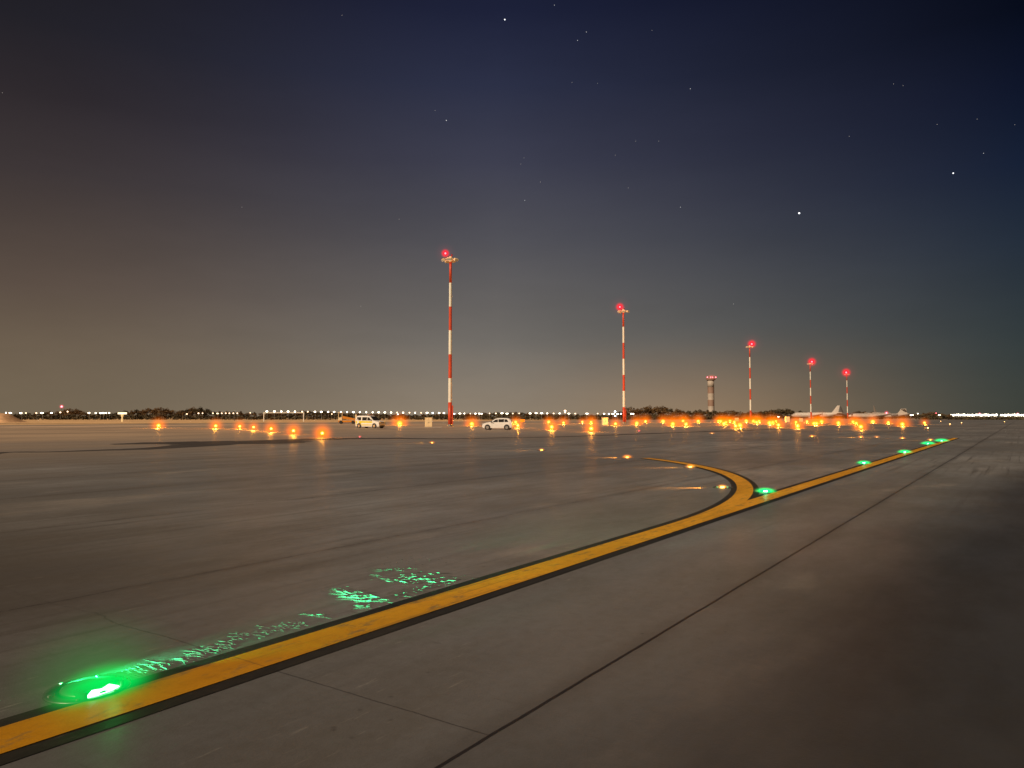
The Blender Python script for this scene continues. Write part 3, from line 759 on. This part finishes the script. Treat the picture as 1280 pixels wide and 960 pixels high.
for x in (-1.4, 1.4):
    for s_ in (-1, 1):
        bm = B(); lathe(bm, [(.2, s_*.1-.12), (.38, s_*.1-.1), (.38, s_*.1+.1), (.2, s_*.1+.12)], 16, 0, (x, s_*.78, .38), 'y'); obj('wheel', bm, M['rubber'], t_)

# ------------------------------------------------------------------ aircraft
def jet(label, loc, rz, L=37.5, rad=1.98, span=34, ttail=False, fin_h=5.9, group=None, zc=3.2, mat=None):
    mat = mat or M['jet']
    t_ = thing('parked_jet', label, 'airplane', loc, rz, group)
    bm = B(); rings = []; n = 16
    for s_, k, dz in ((0, .06, -.35), (.01, .30, -.28), (.03, .55, -.18), (.07, .83, -.06), (.12, 1, 0), (.35, 1, 0), (.62, 1, 0), (.74, .88, .12), (.86, .58, .45), (.95, .28, .75), (1, .10, .9)):
        rings.append([(L/2-s_*L, rad*k*math.cos(2*math.pi*i/n), zc+dz*rad+rad*k*math.sin(2*math.pi*i/n)) for i in range(n)])
    loft(bm, rings); fu = obj('fuselage', bm, mat, t_, True)
    bm = B()
    for s_ in (1, -1): poly(bm, [(L/2-L*.055, s_*rad*.35, zc+rad*.50), (L/2-L*.04, s_*rad*.1, zc+rad*.40), (L/2-L*.045, s_*rad*.5, zc+rad*.22), (L/2-L*.075, s_*rad*.80, zc+rad*.30), (L/2-L*.08, s_*rad*.66, zc+rad*.58)], (.05, s_*.02, .05))
    obj('cockpit_window', bm, M['glass'], fu)
    bm = B()
    for s_ in (1, -1):
        for i in range(28): x = L/2-L*.14-i*L*.021; box(bm, x-.12, x+.12, min(s_*rad*.93, s_*rad*1.0), max(s_*rad*.93, s_*rad*1.0), zc+.35, zc+.7)
    obj('cabin_windows', bm, M['glass'], fu)
    zt = zc+rad*.7
    bm = B(); sw = fin_h*.75; c0, c1 = (L*.17, L*.085) if ttail else (L*.13, L*.045)
    x0 = -L/2+L*.20
    loft(bm, [[(x0, -.22, zt), (x0-c0*.5, -.26, zt), (x0-c0, 0, zt), (x0-c0*.5, .26, zt), (x0, .22, zt)],
              [(x0-sw, -.08, zt+fin_h), (x0-sw-c1*.5, -.1, zt+fin_h), (x0-sw-c1, 0, zt+fin_h), (x0-sw-c1*.5, .1, zt+fin_h), (x0-sw, .08, zt+fin_h)]])
    obj('tail_fin', bm, mat, t_)
    for s_ in (1, -1):
        hx, hz, hs = (x0-sw+.3, zt+fin_h-.15, span*.11) if ttail else (-L/2+L*.11, zc+rad*.6, span*.18)
        bm = B(); poly(bm, [(hx, s_*.05, hz), (hx-hs*.55, s_*hs, hz+.3), (hx-hs*.55-1.3, s_*hs, hz+.3), (hx-2.9, s_*.05, hz)], (0, 0, .22)); obj('tailplane', bm, mat, t_)
        bm = B(); wz = zc-rad*.55
        poly(bm, [(L*.10, s_*rad*.7, wz), (L*.10-span*.27, s_*span/2, wz+1.5), (L*.10-span*.27-1.5, s_*span/2, wz+1.5), (L*.10-L*.16, s_*span*.18, wz+.4), (L*.10-L*.19, s_*rad*.7, wz)], (0, 0, .4)); obj('wing', bm, M['jet_dark'], t_)
        ex, ey, ez, er = (-L*.24, s_*(rad+1.0), zc+.4, .75) if ttail else (L*.08, s_*span*.17, zc-rad*.75-.75, 1.05)
        bm = B(); lathe(bm, [(er*.82, 2.0), (er, 1.6), (er, -.6), (er*.6, -2.0)], 18, 0, (ex, ey, ez), 'x'); en = obj('engine', bm, M['jet_dark'], t_, True)
        bm = B(); box(bm, ex-1.2, ex+1.2, min(ey-.1, ey+.1), max(ey-.1, ey+.1), ez+er*.8, ez+er+.5) if not ttail else box(bm, ex-1, ex+1, min(ey, s_*rad*.9), max(ey, s_*rad*.9), ez-.1, ez+.1); obj('pylon', bm, M['jet_dark'], en)
        bm = B(); tube(bm, (-L*.04, s_*rad*1.5, zc-rad*.6), (-L*.04, s_*rad*1.5, .5), .14)
        lathe(bm, [(.3, -.35), (.52, -.3), (.52, .3), (.3, .35)], 16, 0, (-L*.04, s_*rad*1.5, .52), 'y'); obj('main_gear', bm, M['plastic'], t_)
    bm = B(); tube(bm, (L*.38, 0, zc-rad*.8), (L*.38, 0, .4), .11); lathe(bm, [(.2, -.25), (.4, -.2), (.4, .2), (.2, .25)], 16, 0, (L*.38, 0, .4), 'y'); obj('nose_gear', bm, M['plastic'], t_)
    return t_
A0 = far(1020, 521, 585); A0.z = 0
jet('white airliner with a pointed swept tail, nose to the left, behind the fourth mast', A0, R(180-28))
B0 = far(1098, 521, 480); B0.z = 0
j = jet('long low white jet with a broad T-tail, nose to the left, farthest right', B0, R(180-8), L=38, rad=1.35, span=24, ttail=True, fin_h=3.1, zc=2.45)
bm = B(); sphere(bm, (-5, 0, 4.15), .42, 2); obj('beacon', bm, M['e_red'], j); halo(j, (-5, 0, 4.2), 1.9, halo_mat('beacon bloom', (1, .05, .12), 1.9, 1.6, 2))
C0 = far(1063, 521, 640); C0.z = 0
jet('airliner mostly hidden beside the fifth mast, only its thin tail showing', C0, R(38), group=None, mat=M['jet_dark'])
D0 = far(1103, 521, 600); D0.z = 0
jet('airliner hidden behind the T-tailed jet, its thin tail rising over the fuselage', D0, R(42), group=None)

# ------------------------------------------------------------------ banded tower
TD = 560
p = far(889, 521, TD); p.z = 0; hT = (521-476)/924*TD+H; rT = 4.0/924*TD
t_ = thing('banded_tower', 'round water tower with hazy red and white bands and red lamps on top', 'tower', p)
nb = 6
bm = B()
for i in range(nb): lathe(bm, [(rT, hT*i/nb), (rT, hT*(i+1)/nb)], 28, 0 if i % 2 == 0 else 1, cap=(i in (0, nb-1)))
obj('shaft', bm, [M['tower_dark'], M['tower_white']], t_, True)
bm = B(); lathe(bm, [(rT*.95, hT), (rT*1.45, hT+.8), (rT*1.45, hT+1.6), (rT*1.1, hT+1.9)], 28); obj('platform', bm, M['tower_dark'], t_)
bm = B()
for i in range(18):
    a, b_ = 2*math.pi*i/18, 2*math.pi*(i+1)/18; r = rT*1.4
    tube(bm, (r*math.cos(a), r*math.sin(a), hT+1.6), (r*math.cos(a), r*math.sin(a), hT+2.7), .05, seg=5)
    tube(bm, (r*math.cos(a), r*math.sin(a), hT+2.7), (r*math.cos(b_), r*math.sin(b_), hT+2.7), .05, seg=5)
obj('railing', bm, M['steel'], t_)
for dx in (-3.1, -.6, .8, 3.2):
    bm = B(); sphere(bm, (dx, -rT*.9, hT+2.6), .36, 2); obj('obstruction_light', bm, M['e_red'], t_)
halo(t_, (0, -rT*.9, hT+2.6), 5.2, halo_mat('tower bloom', (1, .07, .05), 5.2, .9, 2), scale=(1, 1, .5))

# ------------------------------------------------------------------ street lamps and distant lights
def street(proto_mat, name='street_lamp', z=4.7, head='round'):
    t_ = thing(name, 'x', 'street lamp')
    bm = B(); tube(bm, (0, 0, 0), (0, 0, z), .09, .06, 6); tube(bm, (0, 0, z-.05), (.0, -.5, z+.05), .05, .04, 6); obj('pole', bm, M['steel'], t_)
    bm = B(); sphere(bm, (0, -.6, z), .62, 2); 
    for v_ in bm.verts: v_.co.z = z+(v_.co.z-z)*.7
    obj('lamp_head', bm, proto_mat, t_, True)
    return t_
RD = 400
zrow = 7/924*RD+H
sw_, sb_, sa_ = street(M['e_white']), street(M['e_blue']), street(M['e_warm'])
rowx = [334, 343.5, 352, 360.5, 369, 378, 385, 394, 402, 410.5, 418, 426.5, 434, 442, 450, 458, 466, 473.5, 481.3, 489, 496.5, 504, 512, 519, 526.5, 534, 541, 549, 555]
def put(px, py, proto, label, group, k=1.0):
    p = far(px, py, RD); z = p.z; p.z = 0
    zk = z/4.7
    o = dup(proto, p, 0, label, group, scale=(k, k, zk))
    return o
for i, x in enumerate(rowx):
    dim = i in (5, 6, 20, 22, 24)
    put(x, 514.2+i*.075, sb_ if x == 541 else (sa_ if dim else sw_), 'bluish street lamp in the long evenly spaced row, near the tallest mast' if x == 541 else 'white street lamp in the long evenly spaced row above the van', None if x == 541 else 'evenly spaced street lamps', random.uniform(.55, 1.1)*(.7 if dim else 1))
for x, y, k, c_ in [(8, 516, .5, 0), (14, 516.2, 1.2, 0), (27, 516.3, 1.1, 0), (33, 516.3, .6, 2), (46, 516.3, .7, 2), (53.5, 516.2, 1.2, 0), (65, 516.2, .9, 0), (76, 515.5, .7, 2), (85, 514.5, .6, 2), (112, 516.2, 1, 0), (120, 516.3, .6, 0), (126, 516.5, .8, 0), (129.5, 516.3, 1.1, 0), (133, 516.2, .8, 0), (137, 516.2, .7, 0),
                   (234, 517.5, .7, 2), (248.5, 516.6, .7, 2), (253.5, 516.6, .5, 2), (266.5, 516.6, .6, 2), (272.5, 516.9, 1.0, 2), (277.5, 516.6, .6, 2), (282.5, 516.6, .6, 2), (287, 516.6, .6, 2), (292, 516.6, .6, 2), (297, 516.6, .6, 2), (313, 516, .4, 2)]:
    put(x, y, (sw_, sb_, sa_)[c_], 'small lamp glimmering in the tree line left of the long street lamp row', 'small lamps in the left tree line', k)
for x, y, k, c_ in [(568, 517.3, .6, 1), (575, 516.9, 1.1, 0), (580.5, 516.9, .6, 0), (588, 517, .5, 2), (594.3, 517, .9, 0), (599, 517, .8, 0), (602, 517.2, .9, 0), (612, 516.8, .5, 2), (619.8, 516.8, .7, 2), (627.5, 516.6, 1.2, 0), (633.8, 517, 1.2, 0), (641, 517, .6, 2), (649, 516.8, .5, 2), (662.6, 516.8, 1.1, 0), (670, 516.4, 1.1, 0), (677, 516.6, 1.2, 0), (684, 516.8, .7, 0), (692, 516.8, .7, 2), (699.5, 516.8, .8, 0), (706.3, 513.5, 1.1, 2), (706.3, 515.6, .7, 2), (711, 517, 1.0, 0), (719, 517, .7, 2), (733.5, 517, 1.3, 0), (747, 517, .6, 2), (755, 517.3, .8, 0), (761, 517.3, .6, 1), (766, 517.4, 1.3, 0), (768.7, 514.5, .8, 1), (771.5, 517.4, 1.2, 0), (769, 520, .8, 1), (776, 517.2, .6, 1), (789, 517.3, .8, 0), (791.5, 517.3, .7, 0), (1138.5, 518.8, 1.5, 0), (1173.4, 518.8, 1.0, 0), (1147, 517, .4, 0), (972.5, 521, 1.0, 0), (497.5, 517.8, .5, 0), (415, 517.5, .5, 2)]:
    put(x, y, (sw_, sb_, sa_)[c_], 'small lamp twinkling low along the horizon right of the tallest mast', 'small lamps along the horizon', k)
for pr in (sw_, sb_, sa_):
    for c_ in kids(pr): bpy.data.objects.remove(c_)
    bpy.data.objects.remove(pr)
CH.clear()
# bright strip of far lamps at right: flood-lit depot
def glint(px, py, dist, rpx, mat, name, label, cat, group=None, sub=1, flat_=1.0):
    p = far(px, py, dist); r = rpx*dist/924
    bm = B(); sphere(bm, (0, 0, 0), r, sub)
    for v_ in bm.verts: v_.co.z *= flat_
    o = obj(name, bm, mat, smooth=True); o.location = p
    return tag(o, label, cat, group)
def depot_lamp(px, py, mat, rpx, label, group):
    Dd = 2600; p = far(px, py, Dd); z = p.z; p.z = 0
    t_ = thing('depot_lamp', label, 'lamp', p, 0, group)
    bm = B(); tube(bm, (0, 0, 0), (0, 0, z), .5, .35, 5); obj('pole', bm, M['steel'], t_)
    bm = B(); sphere(bm, (0, -.6, z), rpx*Dd/924, 1); obj('lamp_head', bm, mat, t_, True)
xs = 1189.0
while xs < 1330:
    if not (1247.5 < xs < 1249.5 or 1251.5 < xs < 1252.8):
        big_ = random.uniform(.95, 1.5)
        depot_lamp(xs, 518.8+random.uniform(-.25, .35), M['e_white'], big_, 'white lamp in the bright crowded strip of far lights at the right edge', 'bright strip of far lamps')
    xs += random.uniform(1.7, 2.7)
for x in (1224.5, 1272): depot_lamp(x, 517.3, M['e_red'], 1.0, 'red lamp standing over the bright strip of far lights, %s' % ('left one' if x < 1250 else 'right one'), 'red lamps over the bright strip')
depot_lamp(1170, 516.6, M['e_red'], .8, 'red lamp over the dark trees left of the bright strip', 'red lamps over the bright strip')
# red obstruction lamp far left
RL = far(77, 508.2, 600); z = RL.z; RL.z = 0
t_ = thing('lattice_antenna', 'far antenna mast with one red lamp over the trees at left', 'antenna', RL)
bm = B()
for a in range(3):
    an = 2*math.pi*a/3; tube(bm, (.6*math.cos(an), .6*math.sin(an), 0), (.1*math.cos(an), .1*math.sin(an), z), .07, seg=5)
for i in range(8):
    zz = z*i/8; k = .6-.5*i/8
    for a in range(3):
        an, bn = 2*math.pi*a/3, 2*math.pi*(a+1)/3; tube(bm, (k*math.cos(an), k*math.sin(an), zz), (k*math.cos(bn)*.9, k*math.sin(bn)*.9, zz+z/8), .04, seg=4)
obj('lattice', bm, M['steel'], t_); bm = B(); sphere(bm, (0, 0, z), .7, 2); obj('obstruction_light', bm, M['e_red'], t_)
halo(t_, (0, 0, z), 2.4, halo_mat('far red bloom', (1, .05, .12), 2.4, 1.6, 2))
# lit T-shaped board far left
p = far(152.7, 524, 250); p.z = 0
t_ = thing('lit_sign_board', 'glowing wide pale board on a single post in front of the left trees', 'sign', p)
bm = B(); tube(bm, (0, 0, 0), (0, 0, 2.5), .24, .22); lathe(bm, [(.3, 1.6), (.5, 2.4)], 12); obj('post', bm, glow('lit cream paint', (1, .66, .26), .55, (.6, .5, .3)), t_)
bm = B(); box(bm, -1.5, 1.5, -.12, .12, 2.52, 3.15, 0, .03); obj('panel', bm, glow('lit panel', (1, .78, .45), 1.6), t_)
# white gantry frame
pa, pb = far(329.8, 524, 250), far(379.5, 524, 250); pa.z = pb.z = 0
t_ = thing('gantry_frame', 'thin pale gantry frame of two posts and a long beam, left of the belt loader', 'gantry', (pa+pb)/2)
w_ = (pb.x-pa.x)/2
for s_ in (-1, 1):
    bm = B(); box(bm, s_*w_-.12, s_*w_+.12, -.12, .12, 0, 2.9); obj('post', bm, M['mast_white'], t_)
bm = B(); box(bm, -w_-.2, w_+.2, -.125, .125, 2.905, 3.15); obj('beam', bm, M['mast_white'], t_)
for px, lb in ((293, 'thin lone post among the trees left of the gantry frame'), (1028, 'thin lone post near the white airliner')):
    p = far(px, 524, 300); p.z = 0
    bm = B(); tube(bm, (0, 0, 0), (0, 0, 4.2), .10, .07, 8); lathe(bm, [(.25, 0), (.25, .1), (.1, .3)], 10); tube(bm, (-.3, 0, 4.1), (.3, 0, 4.1), .05)
    o = obj('thin_post', bm, M['steel']); o.location = p; tag(o, lb, 'post')
# sandy mound, far left
bm = B()
cx = far(-20, 521, 220)
nx_, ny_ = 40, 14
grid = [[None]*(ny_+1) for _ in range(nx_+1)]
for i in range(nx_+1):
    for jn in range(ny_+1):
        x = -16+32*i/nx_; y = -5+10*jn/ny_
        h_ = 2.75*max(0, min(1, (13.5-abs(x))/4.5))*max(0, 1-(y/5)**2)**.8
        h_ *= 1+.10*noise.noise(Vector((x*.5, y*.5, 3)))
        grid[i][jn] = bm.verts.new((x, y, h_-.05))
for i in range(nx_):
    for jn in range(ny_): bm.faces.new((grid[i][jn], grid[i+1][jn], grid[i+1][jn+1], grid[i][jn+1]))
o = obj('earth_mound', bm, M['mound'], smooth=True); o.location = (cx.x-2.5, cx.y, 0); tag(o, 'low sandy earth mound with a sloping end at the far left edge', 'mound')

# ------------------------------------------------------------------ trees
def leafcloud(bm, blobs, n, size):
    for _ in range(n):
        c_, r_ = random.choice(blobs)
        while True:
            q_ = Vector([random.uniform(-1, 1) for _ in range(3)])
            if q_.length <= 1: break
        q_ = q_*(.55+.45*q_.length) if q_.length > .1 else q_
        p_ = Vector(c_)+Vector((q_.x*r_[0], q_.y*r_[1], q_.z*r_[2]))
        n_ = Vector([random.gauss(0, 1) for _ in range(3)]).normalized(); a = n_.orthogonal().normalized(); b_ = n_.cross(a)
        s_ = size*random.uniform(.5, 1.2)
        bm.faces.new([bm.verts.new(p_+a*s_*math.cos(x)+b_*s_*math.sin(x)*.7) for x in (0, 1.3, 2.5, 4.0, 5.1)])
def tree(mat, wide=1.0, n=900):
    t_ = thing('tree', 'x', 'tree')
    bm = B(); tube(bm, (0, 0, 0), (.05, 0, .42), .030, .02, 7); blobs = []
    for i in range(9):
        a = i*2.4+random.uniform(-.3, .3); z0 = random.uniform(.18, .42); l_ = random.uniform(.12, .28)*wide; dz = random.uniform(.12, .42)
        e = (l_*math.cos(a), l_*math.sin(a), min(.9, z0+dz)); tube(bm, (.03, 0, z0), e, .012, .004, 5)
        blobs.append((e, (random.uniform(.09, .19)*wide, random.uniform(.09, .19)*wide, random.uniform(.07, .15))))
    blobs.append(((0, 0, .80), (.13*wide, .13*wide, .18))); blobs.append(((0, 0, .3), (.28*wide, .28*wide, .14)))
    obj('trunk', bm, M['bark'], t_)
    bm = B(); leafcloud(bm, blobs, n, .045); obj('crown', bm, mat, t_)
    return t_
protos = [tree(M['leaf'], 1.3), tree(M['leaf'], 1.0), tree(M['leaf_green'], 1.5), tree(M['leaf'], 1.7, 1000), tree(M['leaf_green'], 1.2)]
prof = [(-120, 515), (20, 517), (70, 513), (95, 510.5), (110, 516), (140, 515), (165, 511), (200, 509), (222, 513), (245, 505.5), (265, 513), (330, 515), (380, 513), (420, 514), (470, 517), (560, 517), (640, 514.5), (700, 517), (760, 517), (790, 509), (810, 506.5), (830, 507), (850, 511), (900, 513), (950, 514), (972, 508), (980, 507), (990, 513), (1040, 515.5), (1060, 517), (1075, 512.5), (1085, 513), (1110, 518), (1140, 517), (1160, 515), (1185, 516.5), (1193, 520.3), (1400, 520.3)]
def top(x):
    for (a, ya), (b_, yb) in zip(prof, prof[1:]):
        if a <= x <= b_: return ya+(yb-ya)*(x-a)/(b_-a)
    return 516
x = -110.0; i = 0
while x < 1190:
    D_ = random.uniform(425, 500) if x < 985 or x > 1140 else random.uniform(660, 740); h_ = max(2.2, (521-top(x))/924*D_+H)*random.uniform(.86, 1.08)
    p = far(x, 521, D_); p.z = 0
    if 790 <= x <= 862 or 232 <= x <= 258: zone, wide = ('broad brown tree with a taller crown right of the second mast' if x > 700 else 'taller brown tree above the left row of orange lights'), 1.15
    elif x < 330: zone, wide = 'brown tree in the dark row behind the left row of orange lights', 1.2
    elif x < 780: zone, wide = 'low tree in the dark row behind the van and the hatchback', 1.6
    else: zone, wide = 'dark tree in the row behind the crowded orange lamps and parked jets', 1.4
    s_ = h_
    dup(protos[(i*7+i//3) % 5], p, random.uniform(0, 6.28), zone, {'b': 'tall trees right of the second mast', 't': 'taller trees at left'}.get(zone[0], 'row of trees: ' + zone[-12:]), scale=(s_*wide, s_*wide, s_))
    x += random.uniform(6, 10); i += 1
for pr in protos:
    for c_ in kids(pr): bpy.data.objects.remove(c_)
    bpy.data.objects.remove(pr)
bm = B(); blobs = []
for i in range(330):
    x = -140+i*4.9; D_ = random.uniform(415, 440) if x < 975 or x > 1145 else random.uniform(650, 670); p = far(x, 521, D_)
    hh = random.uniform(1.0, 1.9)*(1.0 if x < 1185 else .5)
    blobs.append(((p.x, p.y, hh*.9), (2.2, 2.0, hh)))
leafcloud(bm, blobs, 22000, .6)
tag(obj('undergrowth', bm, M['leaf_green']), 'dark low scrub running along the foot of the tree line', 'scrub', kind='stuff')

# ------------------------------------------------------------------ stars
ST = [(999, 266.5, 3, 'brightest white star, above and right of the third mast'), (631, 24.5, 2.2, 'bright white star at the top, near the middle of the sky'),
      (1191.5, 216.5, 2.2, 'second bright white star in the right part of the sky'), (558, 150.5, 1.6, 'greenish white star high above the tallest mast')]
for x, y, k, lb in ST:
    glint(x, y, 9000, .62*k/1.6, M['e_star'] if k > 2 else M['e_star_mid'], 'star', lb, 'star', None, 2)
for x, y, k in [(693, 6.5, 1), (733, 40, 1), (722, 50.5, 1.2), (863, 111, 1.1), (1229.5, 191.5, .9), (1171.5, 155.5, .6), (1221.5, 149, .5), (1268.5, 156, .5), (1061.5, 170.5, .5), (850.5, 259, .9), (656, 250.5, .9), (651, 205, .5), (655, 197.5, .5), (917, 380, .7), (794.5, 176.5, .4), (823.5, 176.5, .4), (769, 194, .4), (675.5, 227.5, .4), (747, 104, .5), (544, 138, .6), (427.5, 19, .7), (302.5, 259, .4), (451, 382.5, .4), (499, 274, .4), (785.5, 235, .4), (1129, 107, .4), (1117, 105, .4), (815, 38, .4), (715, 103, .4), (3, 116, .5)]:
    glint(x, y, 9000, .42*(.7+.4*k), M['e_star_mid'] if k > .8 else M['e_star_dim'], 'star', 'faint tiny star scattered over the night sky', 'star', 'faint stars', 1)
